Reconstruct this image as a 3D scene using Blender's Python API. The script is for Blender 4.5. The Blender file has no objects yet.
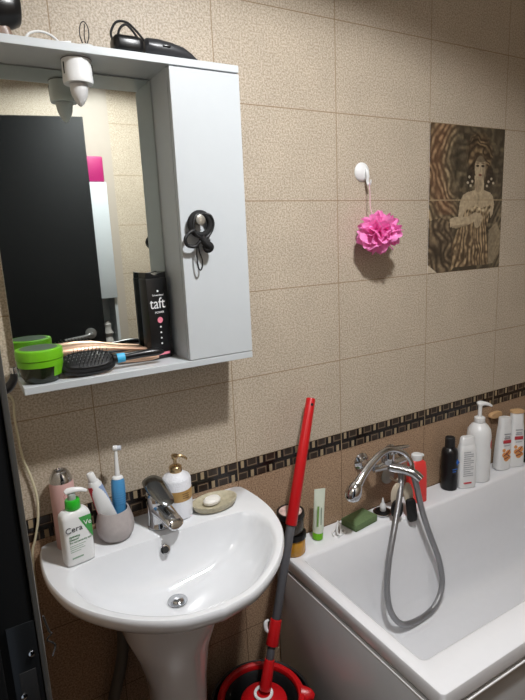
import bpy, bmesh, math, random
import numpy as np
from mathutils import Vector, Matrix, Quaternion
random.seed(7); rng = np.random.RandomState(5)
S = bpy.context.scene
COL = S.collection
PI = math.pi

# ------------------------------------------------------------------ camera
FPX = 528.37
YAW, PITCH, ROLL = 0.523664, 0.206040, -0.0455937
CAM = Vector((-0.6573, -1.3204, 1.5444))
fw = Vector((math.sin(YAW)*math.cos(PITCH), math.cos(YAW)*math.cos(PITCH), -math.sin(PITCH)))
rt = Vector((math.cos(YAW), -math.sin(YAW), 0)); up = rt.cross(fw)
RT = rt*math.cos(ROLL)+up*math.sin(ROLL); UP = -rt*math.sin(ROLL)+up*math.cos(ROLL)
cd = bpy.data.cameras.new('camera'); cam = bpy.data.objects.new('camera', cd); COL.objects.link(cam)
m = Matrix((RT, UP, -fw)).transposed().to_4x4(); m.translation = CAM
cam.matrix_world = m
cd.sensor_fit = 'VERTICAL'; cd.sensor_height = 24.0; cd.lens = FPX/700*24.0
cd.clip_start = 0.01
S.camera = cam
def at(x, y, Y):
    """world point where the sight line through photo point x, y meets the plane at depth Y"""
    d = fw + RT*((x-262.5)/FPX) - UP*((y-350)/FPX)
    return CAM + d*((Y-CAM.y)/d.y)

# ------------------------------------------------------------------ world, light, exposure
w = bpy.data.worlds.new('world'); S.world = w; w.use_nodes = True
w.node_tree.nodes['Background'].inputs[0].default_value = (0.75, 0.85, 1.0, 1)
w.node_tree.nodes['Background'].inputs[1].default_value = 0.30
S.view_settings.view_transform = 'Standard'; S.view_settings.look = 'None'
S.view_settings.gamma = 1; S.view_settings.use_curve_mapping = False
S.view_settings.exposure = 0.58
LX, LY, LZ = 0.06, -0.92, 2.46
ld = bpy.data.lights.new('ceiling_lamp_light', 'AREA'); ld.shape = 'DISK'; ld.size = 0.13
ld.energy = 20; ld.color = (0.985, 0.99, 1.0)
lo = bpy.data.objects.new('ceiling_lamp_light', ld); COL.objects.link(lo); lo.location = (LX, LY, LZ-0.002)

hl = bpy.data.lights.new('hall_fill_light', 'AREA'); hl.shape = 'DISK'; hl.size = 0.5; hl.energy = 7; hl.color = (1, .97, .93)  # unseen fill light added in the hall to lift the shadows
ho = bpy.data.objects.new('hall_fill_light', hl); COL.objects.link(ho); ho.location = (-.93, -1.15, 2.40); ho.rotation_euler = (math.radians(25), math.radians(-30), 0)
# ------------------------------------------------------------------ materials
def lin(c):
    return tuple(((v/255)/12.92 if v/255 <= 0.04045 else ((v/255+0.055)/1.055)**2.4) for v in c)+(1,)
MATS = {}
def mat(name, rgb, rough=0.5, metal=0.0, coat=0.0, noise=0.0, nscale=40, bump=0.0, bscale=200, trans=0.0, alpha=1.0, sss=0.0):
    if name in MATS: return MATS[name]
    M = bpy.data.materials.new(name); M.use_nodes = True
    nt = M.node_tree; b = nt.nodes['Principled BSDF']
    c = lin(rgb)
    b.inputs['Base Color'].default_value = c
    b.inputs['Roughness'].default_value = rough; b.inputs['Metallic'].default_value = metal
    b.inputs['Coat Weight'].default_value = coat; b.inputs['Coat Roughness'].default_value = 0.08
    b.inputs['Transmission Weight'].default_value = trans
    b.inputs['Alpha'].default_value = alpha
    tc = nt.nodes.new('ShaderNodeTexCoord')
    n = nt.nodes.new('ShaderNodeTexNoise'); n.inputs['Scale'].default_value = nscale; n.inputs['Detail'].default_value = 4
    nt.links.new(tc.outputs['Object'], n.inputs['Vector'])
    mx = nt.nodes.new('ShaderNodeMix'); mx.data_type = 'RGBA'
    k = max(noise, 0.02)
    mx.inputs[6].default_value = tuple(v*(1-k) for v in c[:3])+(1,)
    mx.inputs[7].default_value = tuple(min(1, v*(1+k)) for v in c[:3])+(1,)
    nt.links.new(n.outputs['Fac'], mx.inputs[0]); nt.links.new(mx.outputs[2], b.inputs['Base Color'])
    if bump:
        n2 = nt.nodes.new('ShaderNodeTexNoise'); n2.inputs['Scale'].default_value = bscale
        nt.links.new(tc.outputs['Object'], n2.inputs['Vector'])
        bp = nt.nodes.new('ShaderNodeBump'); bp.inputs['Strength'].default_value = bump; bp.inputs['Distance'].default_value = 0.002
        nt.links.new(n2.outputs['Fac'], bp.inputs['Height']); nt.links.new(bp.outputs['Normal'], b.inputs['Normal'])
    MATS[name] = M
    return M

def tile_mat(name, axis, up1, up2, lo1, lo2, grout):
    M = bpy.data.materials.new(name); M.use_nodes = True
    nt = M.node_tree; N = nt.nodes; L = nt.links; b = N['Principled BSDF']
    geo = N.new('ShaderNodeNewGeometry'); sp = N.new('ShaderNodeSeparateXYZ'); L.new(geo.outputs['Position'], sp.inputs[0])
    def cmb(zoff):
        a = N.new('ShaderNodeMath'); a.operation = 'ADD'; a.inputs[1].default_value = 0.3926*20
        L.new(sp.outputs[axis], a.inputs[0])
        z = N.new('ShaderNodeMath'); z.operation = 'ADD'; z.inputs[1].default_value = zoff
        L.new(sp.outputs[2], z.inputs[0])
        c = N.new('ShaderNodeCombineXYZ'); L.new(a.outputs[0], c.inputs[0]); L.new(z.outputs[0], c.inputs[1])
        return c
    def brick(c, h):
        t = N.new('ShaderNodeTexBrick'); t.offset = 0; t.squash = 1
        t.inputs['Scale'].default_value = 1; t.inputs['Mortar Size'].default_value = 0.0014; t.inputs['Mortar Smooth'].default_value = 0.3
        t.inputs['Brick Width'].default_value = 0.3926; t.inputs['Row Height'].default_value = h
        L.new(c.outputs[0], t.inputs['Vector']); return t
    bu = brick(cmb(-2.15+2.5), 0.25); bl = brick(cmb(-0.841+0.2565*8), 0.2565)
    lt = N.new('ShaderNodeMath'); lt.operation = 'LESS_THAN'; lt.inputs[1].default_value = 0.87; L.new(sp.outputs[2], lt.inputs[0])
    fac = N.new('ShaderNodeMix'); L.new(lt.outputs[0], fac.inputs[0]); L.new(bu.outputs['Fac'], fac.inputs[2]); L.new(bl.outputs['Fac'], fac.inputs[3])
    # speckle
    v = N.new('ShaderNodeTexNoise'); v.inputs['Scale'].default_value = 215; v.inputs['Detail'].default_value = 3; v.inputs['Roughness'].default_value = .6
    L.new(geo.outputs['Position'], v.inputs['Vector'])
    r = N.new('ShaderNodeValToRGB'); r.color_ramp.elements[0].position = 0.36; r.color_ramp.elements[1].position = 0.62
    L.new(v.outputs['Fac'], r.inputs[0])
    v2 = N.new('ShaderNodeTexNoise'); v2.inputs['Scale'].default_value = 9; L.new(geo.outputs['Position'], v2.inputs['Vector'])
    def two(a, c):
        x = N.new('ShaderNodeMix'); x.data_type = 'RGBA'; x.inputs[6].default_value = lin(a); x.inputs[7].default_value = lin(c)
        L.new(r.outputs[0], x.inputs[0]); return x
    u, l = two(up1, up2), two(lo1, lo2)
    c = N.new('ShaderNodeMix'); c.data_type = 'RGBA'; L.new(lt.outputs[0], c.inputs[0]); L.new(u.outputs[2], c.inputs[6]); L.new(l.outputs[2], c.inputs[7])
    h = N.new('ShaderNodeMix'); h.data_type = 'RGBA'; h.blend_type = 'MULTIPLY'; h.inputs[0].default_value = .18
    L.new(c.outputs[2], h.inputs[6]); L.new(v2.outputs['Fac'], h.inputs[7])
    gc_ = N.new('ShaderNodeMix'); gc_.data_type = 'RGBA'; gc_.inputs[6].default_value = lin(grout); gc_.inputs[7].default_value = lin((104, 82, 60)); L.new(lt.outputs[0], gc_.inputs[0])
    g = N.new('ShaderNodeMix'); g.data_type = 'RGBA'; L.new(gc_.outputs[2], g.inputs[7])
    L.new(fac.outputs[0], g.inputs[0]); L.new(h.outputs[2], g.inputs[6]); L.new(g.outputs[2], b.inputs['Base Color'])
    b.inputs['Roughness'].default_value = 0.5; b.inputs['Specular IOR Level'].default_value = 0.35
    bp = N.new('ShaderNodeBump'); bp.inputs['Strength'].default_value = .25; bp.inputs['Distance'].default_value = .001; bp.invert = True
    L.new(fac.outputs[0], bp.inputs['Height']); L.new(bp.outputs[0], b.inputs['Normal'])
    return M
UP1, UP2, LO1, LO2, GR = (160, 146, 127), (207, 194, 175), (134, 107, 84), (192, 163, 134), (140, 118, 90)
tileX = tile_mat('wall_tile_long', 0, UP1, UP2, LO1, LO2, GR)
tileY = tile_mat('wall_tile_short', 1, UP1, UP2, LO1, LO2, GR)

ceramic = mat('white_ceramic', (220, 222, 225), .12, coat=.6)
acrylic = mat('white_acrylic', (224, 225, 228), .16, coat=.4)
cabwhite = mat('cabinet_white', (188, 193, 196), .38)
chrome = mat('chrome', (205, 207, 210), .1, 1.0)
gold = mat('gold_metal', (190, 164, 124), .25, 1.0)
rosegold = mat('rose_gold', (214, 176, 150), .42, .7)
mirror_m = mat('mirror_silver', (226, 232, 228), .015, 1.0, noise=0.001)
black_p = mat('black_plastic', (16, 16, 18), .3)
black_m = mat('black_matte', (20, 20, 21), .6)
black_r = mat('black_rubber', (8, 8, 9), .55)
doorblk = mat('door_black', (15, 16, 17), .6, noise=.1)
white_p = mat('white_plastic', (222, 223, 223), .3)
bulb_m = mat('bulb_frosted', (205, 205, 205), .35)
red_p = mat('red_plastic', (188, 18, 24), .32)
dgrey_p = mat('dark_grey_plastic', (84, 84, 88), .4)
green_l = mat('lime_green', (104, 176, 22), .35)
darkgreen = mat('dark_green_jar', (30, 38, 22), .2)
pink_p = mat('pink_plastic', (208, 168, 164), .45)

# ------------------------------------------------------------------ mesh helpers
def obj(name, bm, material, parent=None, smooth=True, loc=None, rot=None):
    me = bpy.data.meshes.new(name)
    bmesh.ops.recalc_face_normals(bm, faces=bm.faces[:])
    bm.to_mesh(me); bm.free()
    for m_ in (material if isinstance(material, (list, tuple)) else [material]): me.materials.append(m_)
    if smooth:
        for p in me.polygons: p.use_smooth = True
        try: me.set_sharp_from_angle(angle=math.radians(38))
        except Exception: pass
    o = bpy.data.objects.new(name, me); COL.objects.link(o)
    if parent: o.parent = parent
    if loc is not None: o.location = loc
    if rot is not None: o.rotation_euler = rot
    return o
def tag(o, label=None, cat=None, group=None, kind=None):
    if label: o['label'] = label
    if cat: o['category'] = cat
    if group: o['group'] = group
    if kind: o['kind'] = kind
    return o
def thing(name, label, cat, loc=(0, 0, 0), rotz=0.0, group=None):
    o = bpy.data.objects.new(name, None); COL.objects.link(o); o.empty_display_size = .02
    o.location = loc; o.rotation_euler = (0, 0, rotz)
    return tag(o, label, cat, group)
def struct(name, bm, m_, smooth=False, parent=None):
    o = obj(name, bm, m_, parent, smooth)
    if not parent: o['kind'] = 'structure'
    return o
def BM(): return bmesh.new()
def box(bm, x0, x1, y0, y1, z0, z1, bev=0.0, seg=2, mi=0):
    r = bmesh.ops.create_cube(bm, size=1)
    vs = r['verts']
    for v in vs:
        v.co = Vector(((x0+x1)/2+v.co.x*(x1-x0), (y0+y1)/2+v.co.y*(y1-y0), (z0+z1)/2+v.co.z*(z1-z0)))
    es = list({e for v in vs for e in v.link_edges})
    fs = list({f for v in vs for f in v.link_faces})
    for f in fs: f.material_index = mi
    if bev: 
        rr = bmesh.ops.bevel(bm, geom=es, offset=bev, segments=seg, affect='EDGES', profile=.5)
        for f in rr['faces']: f.material_index = mi
    return bm
def rings(bm, loops, cap0=True, cap1=True, mi=0):
    R = [[bm.verts.new(p) for p in lp] for lp in loops]
    n = len(R[0])
    for a, b in zip(R, R[1:]):
        for i in range(n):
            f = bm.faces.new((a[i], a[(i+1) % n], b[(i+1) % n], b[i])); f.material_index = mi
    if cap0: bm.faces.new(R[0][::-1]).material_index = mi
    if cap1: bm.faces.new(R[-1]).material_index = mi
    return bm
def se(rx, ry, p, n, z, ox=0, oy=0):
    out = []
    for i in range(n):
        t = 2*PI*i/n; c, s = math.cos(t), math.sin(t)
        out.append(Vector((ox+rx*math.copysign(abs(c)**(2/p), c), oy+ry*math.copysign(abs(s)**(2/p), s), z)))
    return out
def loft(prof, n=40, bm=None, cap0=True, cap1=True, mi=0):
    """prof: (z, rx[, ry[, power[, ox, oy]]])"""
    bm = bm or BM(); L = []
    for q in prof:
        z, rx = q[0], q[1]; ry = q[2] if len(q) > 2 and q[2] is not None else rx
        p = q[3] if len(q) > 3 else 2
        ox, oy = (q[4], q[5]) if len(q) > 5 else (0, 0)
        L.append(se(rx, ry, p, n, z, ox, oy))
    return rings(bm, L, cap0, cap1, mi)
def spline(pts, k=8):
    P = [Vector(p) for p in pts]; P = [P[0]*2-P[1]]+P+[P[-1]*2-P[-2]]
    out = []
    for i in range(1, len(P)-2):
        a, b, c, d = P[i-1:i+3]
        for j in range(k):
            t = j/k
            out.append(.5*((2*b)+(c-a)*t+(2*a-5*b+4*c-d)*t*t+(3*b-a-3*c+d)*t**3))
    out.append(P[-2]); return out
def tube(pts, r, n=12, bm=None, k=8, closed=False, flat=1.0, smooth=True):
    """r: a number or radii per control point"""
    bm = bm or BM()
    if smooth:
        Q = spline(pts, k)
        if isinstance(r, (list, tuple)):
            rr = [x.x for x in spline([(v, 0, 0) for v in r], k)]
        else: rr = [r]*len(Q)
    else:
        Q = [Vector(p) for p in pts]; rr = list(r) if isinstance(r, (list, tuple)) else [r]*len(Q)
    T = [(Q[min(i+1, len(Q)-1)]-Q[max(i-1, 0)]).normalized() for i in range(len(Q))]
    u = T[0].orthogonal().normalized(); L = []
    for i, q in enumerate(Q):
        u = (u-T[i]*u.dot(T[i])).normalized(); v = T[i].cross(u)
        L.append([q+(u*math.cos(2*PI*j/n)*rr[i]+v*math.sin(2*PI*j/n)*rr[i]*flat) for j in range(n)])
    return rings(bm, L)
def cyl(bm, a, b, r0, r1=None, n=24, bev=0.0):
    a, b = Vector(a), Vector(b); r1 = r0 if r1 is None else r1
    if bev:
        d = (b-a).normalized()
        return tube([a, a+d*bev*.3, a+d*bev, b-d*bev, b-d*bev*.3, b], [r0-bev, r0-bev*.3, r0, r1, r1-bev*.3, r1-bev], n, bm, smooth=False)
    return tube([a, b], [r0, r1], n, bm, smooth=False)
def torus(bm, R, r, n=40, k=12, c=(0, 0, 0), ax='z', flat=1.0):
    c = Vector(c); L = []
    for i in range(n):
        t = 2*PI*i/n; ring = []
        for j in range(k):
            s = 2*PI*j/k; q = R+r*math.cos(s)
            p = Vector((q*math.cos(t), q*math.sin(t), r*flat*math.sin(s)))
            if ax == 'y': p = Vector((p.x, p.z, p.y))
            if ax == 'x': p = Vector((p.z, p.x, p.y))
            ring.append(bm.verts.new(c+p))
        L.append(ring)
    for i in range(n):
        a, b = L[i], L[(i+1) % n]
        for j in range(k): bm.faces.new((a[j], a[(j+1) % k], b[(j+1) % k], b[j]))
    return bm
def prism(bm, pts, y0, y1, mi=0):
    """polygon in x,z extruded along y"""
    return rings(bm, [[Vector((x, y0, z)) for x, z in pts], [Vector((x, y1, z)) for x, z in pts]], mi=mi)
def text(s, size, material, parent, loc, rot=(PI/2, 0, 0), name='lettering', ext=.0004, sx=1.0, align='CENTER'):
    cu = bpy.data.curves.new('t', 'FONT'); cu.body = s; cu.size = size; cu.extrude = ext; cu.align_x = align; cu.align_y = 'CENTER'
    cu.resolution_u = 3
    t = bpy.data.objects.new('t', cu); COL.objects.link(t)
    me = bpy.data.meshes.new_from_object(t.evaluated_get(bpy.context.evaluated_depsgraph_get()))
    bpy.data.objects.remove(t); me.name = name
    me.materials.clear(); me.materials.append(material)
    o = bpy.data.objects.new(name, me); COL.objects.link(o); o.parent = parent
    o.location = loc; o.rotation_euler = rot; o.scale = (sx, 1, 1)
    return o

# ------------------------------------------------------------------ the room
XL, XR, YB, ZC = -0.63, 1.84, -1.54, 2.5
struct('floor', box(BM(), XL-.5, XR+.1, YB-.1, .1, -.1, 0), mat('floor_tile', (92, 74, 60), .3, noise=.25, nscale=30))
struct('ceiling', box(BM(), XL-.5, XR+.1, YB-.1, .1, ZC, ZC+.1), mat('ceiling_paint', (238, 238, 235), .8))
struct('wall_back', box(BM(), XL-.12, XR+.1, 0, .1, 0, ZC), tileX)
struct('wall_right', box(BM(), XR, XR+.1, YB, 0, 0, ZC), tileY)
struct('wall_front', box(BM(), XL-.12, XR+.1, YB-.1, YB, 0, ZC), tileX)
DY0, DY1, DH = -0.70, -1.50, 2.17       # doorway in the left wall
wl = BM(); box(wl, XL-.12, XL, DY0, 0, 0, ZC); box(wl, XL-.12, XL, YB, DY1, 0, ZC); box(wl, XL-.12, XL, DY1, DY0, DH, ZC)
struct('wall_left', wl, tileY)
struct('wall_hall', box(BM(), XL-.6, XL-.5, YB-.1, .1, 0, ZC), mat('hall_paint', (120, 110, 98), .8))
# shallow grey-beige strip on the wall opposite the mirror
struct('trim_2', box(BM(), -.055, .135, YB, YB+.012, 0, ZC), mat('grey_beige_panel', (170, 160, 148), .5))

# decor border: one strip of raised glazed relief
def border():
    bm = BM(); z0, z1 = .841, .900; per = .3926/6
    box(bm, XL, XR, -.0015, 0, z0, z1, mi=0)
    H = z1-z0; x = -2*.3926
    def q(xa, xb, za, zb, mi, d=.0004):
        if xa < XL or xb > XR: return
        box(bm, xa, xb, -.0015-d, -.0014, za, zb, mi=mi)
    def hook(xc, top):
        wv, hh, t = .0185, H*.40, .0022
        if top: za, zb = z1-.001-hh, z1-.001
        else: za, zb = z0+.001, z0+.001+hh
        q(xc-wv, xc+wv, za, zb, 1)                      # brown block
        e = .0045
        q(xc-wv+e-.002, xc-wv+e+t-.002, za+(0.003 if top else 0), zb-(0 if top else .003), 2, .0008)
        q(xc+wv-e-t+.002, xc+wv-e+.002, za+(0.003 if top else 0), zb-(0 if top else .003), 2, .0008)
        zz = za+.003 if top else zb-.003-t
        q(xc-wv+e-.002, xc+wv-e+.002, zz, zz+t, 2, .0009)
        # inner nested hook
        q(xc-.0075, xc+.0075, za+(.009 if top else .0), zb-(0 if top else .009), 3, .0007)
    i = 0
    while x < XR:
        c = x+per*.25
        q(c-.0053, c+.0053, z1-.001-H*.36, z1-.001, 4, .0009)      # light bar hangs from the top
        hook(c, False)
        c2 = c+per*.5
        q(c2-.0053, c2+.0053, z0+.001, z0+.001+H*.36, 4, .0009)
        hook(c2, True)
        x += per; i += 1
    for k in range(-1, 5):
        box(bm, k*.3926-.0012, k*.3926+.0012, -.0028, 0, z0, z1, mi=4)
    return bm
mb = [mat('border_black', (20, 15, 13), .25), mat('border_brown', (46, 34, 27), .3), mat('border_line', (128, 110, 88), .4),
      mat('border_core', (44, 34, 27), .3), mat('border_cream', (154, 136, 108), .4)]
struct('trim_1', border(), mb)

# printed picture tiles
def picture():
    W, H = .3905, .4985; nx, ny = 190, 242
    U, V = np.meshgrid(np.linspace(0, 1, nx), np.linspace(0, 1, ny))      # V down
    def ns(sc, seed, aniso=(1, 1)):
        r = np.random.RandomState(seed); g = r.rand(64, 64)
        x = U*sc*aniso[0]; y = V*sc*aniso[1]*1.27
        xi, yi = x.astype(int), y.astype(int); fx, fy = x-xi, y-yi
        fx = fx*fx*(3-2*fx); fy = fy*fy*(3-2*fy)
        G = lambda a, b: g[b % 64, a % 64]
        return (G(xi, yi)*(1-fx)+G(xi+1, yi)*fx)*(1-fy)+(G(xi, yi+1)*(1-fx)+G(xi+1, yi+1)*fx)*fy
    def col(r, g, b): return np.array(lin((r, g, b))[:3])
    img = np.zeros((ny, nx, 3)); img[:] = col(62, 54, 42)
    def lay(mask, c):
        m_ = np.clip(mask, 0, 1)[..., None]; img[:] = img*(1-m_)+c*m_
    def ell(cx, cy, rx, ry, a=0, soft=.12):
        dx, dy = U-cx, (V-cy)*1.27; ca, sa = math.cos(a), math.sin(a)
        x = (dx*ca+dy*sa)/rx; y = (-dx*sa+dy*ca)/(ry*1.27)
        return np.clip((1-np.sqrt(x*x+y*y))/soft, 0, 1)
    def poly(pts):
        ins = np.zeros_like(U, bool); n = len(pts)
        for i in range(n):
            (x0, y0), (x1, y1) = pts[i], pts[(i+1) % n]
            if y0 == y1: continue
            c_ = ((y0 > V) != (y1 > V)) & (U < (x1-x0)*(V-y0)/(y1-y0)+x0); ins ^= c_
        return ins.astype(float)
    lay(ns(9, 1)*.7, col(40, 35, 28)); lay(np.clip(ns(22, 2)-.55, 0, 1)*1.5, col(110, 98, 76))
    # sweeping veil at the left: arcs of ochre, cream and rust
    R = np.hypot(U-.62, (V-.26)*1.27)
    sw = np.clip((.40-U)*6, 0, 1)*np.clip((R-.30)*9, 0, 1)*np.clip((.80-V)*8, 0, 1)
    st = (.5+.5*np.sin(R*120+ns(7, 3)*9+U*20))*ns(26, 13)*1.5
    lay(sw*.75, col(92, 78, 60)); lay(sw*st*.6, col(176, 156, 122)); lay(sw*np.clip((.15-np.abs(R-.55))*9, 0, 1)*.5*(V < .6), col(120, 80, 56))
    lay(sw*(1-st)*.5, col(48, 38, 28))
    # leaves and feathers behind the head
    F = (.5+.5*np.sin(np.arctan2((V-.25)*1.27, U-.66)*17+R*25+ns(9, 14)*8))*ns(24, 15)*1.4
    lay(np.clip(ell(.62, .24, .50, .32, 0, .3)-sw, 0, 1)*F*.4, col(112, 100, 80))
    lay(np.clip((U-.80)*5, 0, 1)*np.clip((V-.40)*5, 0, 1)*.6*(.5+.5*np.sin((U*1.2+V)*95)), col(128, 114, 90))
    # hair
    hr = ell(.655, .185, .205, .165, 0, .25); lay(hr, col(46, 36, 28))
    cu = (.5+.5*np.sin(np.hypot((U-.67)*1.0, (V-.30)*1.27)*120+ns(18, 5)*12))*ns(30, 16)*1.6; lay(hr*cu*.8, col(128, 108, 80))
    lay(ell(.55, .33, .07, .08)*.8, col(40, 32, 26)); lay(ell(.80, .33, .06, .08)*.8, col(40, 32, 26))
    for sx_, sy_ in ((.52, .34), (.56, .37), (.5, .38), (.79, .37), (.83, .35), (.77, .40), (.54, .40), (.86, .38)):
        lay(ell(sx_, sy_, .016, .010), col(160, 150, 128))
    skin, shd = col(152, 137, 112), col(110, 96, 76)
    # neck, shoulders, chest, arms
    lay(poly([(.59, .33), (.72, .33), (.73, .43), (.82, .447), (.865, .475), (.885, .53), (.87, .60), (.84, .63), (.82, .57), (.76, .56), (.55, .60), (.46, .62), (.44, .66), (.38, .66), (.385, .60), (.40, .52), (.44, .465), (.50, .445), (.60, .43)]), skin)
    lay(ell(.65, .40, .05, .05)*.5, shd); lay(poly([(.64, .46), (.655, .46), (.66, .53), (.645, .53)])*.5, shd)
    # face
    lay(ell(.665, .275, .080, .088, .04, .1), skin); lay(ell(.725, .29, .035, .075)*.5, shd)
    for ex in (.628, .70):
        lay(ell(ex, .262, .026, .010, 0, .3), col(34, 28, 22)); lay(ell(ex, .244, .030, .006, 0, .4)*.8, col(70, 56, 42))
    lay(poly([(.664, .26), (.674, .26), (.682, .305), (.66, .305)])*.45, shd); lay(ell(.668, .325, .026, .009, 0, .3), col(110, 62, 50))
    lay(ell(.665, .205, .10, .035)*.7, col(56, 44, 32))
    # dress
    dress = poly([(.47, .575), (.60, .54), (.70, .56), (.84, .53), (.82, .62), (.78, .72), (.83, .86), (.83, .975), (.34, .975), (.30, 1.0), (.31, .80), (.40, .68)])
    ds = (.5+.5*np.sin((U-.62)/(0.05+V*.85)*105+ns(12, 6)*7+np.abs(U-.6)*30))*ns(34, 17)*1.6
    lay(dress, col(78, 62, 46)); lay(dress*ds*.6, col(168, 146, 112)); lay(dress*(1-ds)*np.clip(ns(20, 7)-.3, 0, 1), col(34, 26, 20))
    rows = (.5+.5*np.sin(V*120+np.sin(U*40)*2+U*30))*ns(40, 19)*1.5; lay(dress*np.clip((.66-V)*14, 0, 1)*rows*.6, col(190, 174, 142))
    # cloak at lower left
    ck = poly([(0, .64), (.16, .62), (.30, .66), (.31, .80), (.30, 1.0), (.0, 1.0)]); cs = (.5+.5*np.sin((U*.9-V*.35)*80+ns(8, 8)*11))*ns(28, 18)*1.5
    lay(ck, col(56, 46, 36)); lay(ck*cs*.55, col(138, 120, 94)); lay(ell(.14, .86, .13, .09, .5, .6)*.6, col(40, 33, 26))
    lay(poly([(0, .94), (.12, 1.0), (0, 1.0)]), col(170, 158, 138))
    lay(poly([(.82, .72), (.93, .66), (1, .74), (1, .86), (.9, .97), (.83, .97)])*.55, col(142, 128, 104))
    # crossed forearms and hand
    lay(poly([(.27, .63), (.34, .615), (.52, .615), (.62, .585), (.68, .60), (.66, .64), (.52, .675), (.36, .695), (.28, .685)]), skin)
    lay(ell(.66, .645, .055, .06, .5), skin)
    for k in range(4): lay(ell(.625+k*.022, .665+.006*k, .0045, .035, .25, .4)*.7, shd)
    lay(poly([(.28, .68), (.52, .665), (.52, .68), (.36, .70)])*.6, shd)
    lay((np.abs(V-.5) < .0045)*.75, col(140, 124, 98))
    img = np.clip(img*(1.0+.5*ns(60, 9))[..., None], 0, 1)
    x = np.linspace(0, W, nx); z = np.linspace(H, 0, ny)
    X, Z = np.meshgrid(x, z)
    verts = np.stack([X.ravel(), np.full(X.size, -.0012), Z.ravel()], 1)
    idx = np.arange(nx*ny).reshape(ny, nx)
    f = np.stack([idx[:-1, :-1], idx[1:, :-1], idx[1:, 1:], idx[:-1, 1:]], -1).reshape(-1, 4).tolist()
    n0 = len(verts); c4 = [idx[0, 0], idx[0, -1], idx[-1, -1], idx[-1, 0]]
    vl = verts.tolist()+[[vx, -.0001, vz] for vx, _, vz in (verts[i] for i in c4)]
    f += [[n0, n0+1, n0+2, n0+3]]
    me = bpy.data.meshes.new('picture_tile'); me.from_pydata(vl, [], f)
    ca = me.color_attributes.new('print', 'FLOAT_COLOR', 'POINT')
    c = np.ones((len(vl), 4), np.float32); c[:n0, :3] = img.reshape(-1, 3); ca.data.foreach_set('color', c.ravel())
    M = bpy.data.materials.new('picture_print'); M.use_nodes = True; b = M.node_tree.nodes['Principled BSDF']
    a = M.node_tree.nodes.new('ShaderNodeAttribute'); a.attribute_name = 'print'
    M.node_tree.links.new(a.outputs['Color'], b.inputs['Base Color']); b.inputs['Roughness'].default_value = .35
    me.materials.append(M); o = bpy.data.objects.new('picture_tile', me); COL.objects.link(o)
    o.location = (.3926*2+.001, 0, 1.4008)
    tag(o, 'sepia picture tiles of a draped woman set in the beige wall', 'picture tile')
picture()

# ------------------------------------------------------------------ doorway: frame with strike plate at the left, leaf seen in the mirror
doorblk.node_tree.nodes['Principled BSDF'].inputs['Specular IOR Level'].default_value = .18
fr = thing('door_frame', 'black door frame with a strike plate at the left edge of the picture', 'door frame', (XL, DY0, 0))
b = BM(); box(b, -.14, -.001, -.028, 0, 0, DH, .004, 3); obj('jamb', b, doorblk, fr)
b = BM(); box(b, -.14, -.038, -.040, -.0285, 0, DH-.03, .002); obj('door_stop', b, doorblk, fr)
b = BM(); box(b, .0003, .0065, -.030, .05, 0, DH+.05, .002); obj('casing', b, mat('casing_lit', (70, 68, 64), .35), fr)  # grey in place of black for the light on the rounded edge
b = BM(); box(b, -.14, -.001, DY1-DY0, -.0285, DH-.028, DH, .003); obj('head_jamb', b, doorblk, fr)
b = BM(); box(b, -.14, -.001, DY1-DY0, DY1-DY0+.026, 0, DH-.029, .003); obj('hinge_jamb', b, doorblk, fr)
sp = BM(); box(sp, -.030, -.001, -.0295, -.0282, .985, 1.135, .0004)
so = obj('strike_plate', sp, mat('strike_metal', (44, 46, 48), .3, .7), fr)
b = BM(); box(b, -.024, -.006, -.0302, -.0296, 1.005, 1.075, .0002); obj('latch_hole', b, black_m, so)
for x_, z_ in ((-.008, 1.095), (-.022, 1.045)):
    b = BM(); cyl(b, (x_, -.0296, z_), (x_, -.0312, z_), .0035, n=16, bev=.0006); obj('screw', b, chrome, so)
b = BM(); box(b, -.022, -.008, -.0306, -.0303, .995, .998); obj('latch_lip', b, chrome, so)

hx, hy = XL-.06, -1.472
ex, ey = -.038, -1.325
ang = math.atan2(ey-hy, ex-hx); Ld = math.hypot(ex-hx, ey-hy)
dr = thing('door_2', 'black door leaf standing open, seen in the mirror', 'door', (hx, hy, 0), ang); dr['kind'] = 'structure'
b = BM(); box(b, 0, Ld, -.04, 0, .01, 2.125, .002); obj('leaf', b, doorblk, dr)
hd = BM(); cyl(hd, (Ld-.068, 0, 1.135), (Ld-.068, .010, 1.135), .026, bev=.002)
hd2 = tube([(Ld-.068, .008, 1.135), (Ld-.068, .04, 1.135), (Ld-.075, .052, 1.135), (Ld-.098, .055, 1.128), (Ld-.185, .052, 1.118)], [.009, .009, .0095, .009, .0075], 12, hd)
obj('handle', hd2, mat('handle_dark_nickel', (150, 150, 150), .35, .7), dr)

# ------------------------------------------------------------------ tall white wall cabinet opposite (in the mirror)
wc = thing('wall_cabinet', 'narrow tall white cabinet on the opposite wall, seen in the mirror', 'cabinet', (-.13, -1.40, 1.0))
cw = .186
b = BM(); box(b, 0, cw, -.126, 0, .29, .85, .001); obj('body', b, cabwhite, wc)
b = BM(); box(b, .001, cw-.001, .0005, .016, .292, .848, .001); obj('door', b, cabwhite, wc)
b = BM(); box(b, 0, .014, -.126, 0, 0, .2895); box(b, cw-.014, cw, -.126, 0, 0, .2895); box(b, .0142, cw-.0142, -.126, 0, 0, .014); box(b, .0142, cw-.0142, -.126, -.12, .0142, .2895)
obj('open_shelf', b, cabwhite, wc, smooth=False)
o = obj('ornament', loft([(0, .022), (.01, .026), (.03, .018), (.05, .026), (.075, .018), (.095, .026), (.12, .016), (.14, .020), (.16, .008)], 20), mat('pale_stoneware', (170, 165, 160), .4), loc=(-.13+cw-.05, -1.45, 1.0142))
tag(o, 'pale knobbly ornament in the open shelf under the white cabinet, in the mirror', 'ornament')
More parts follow.
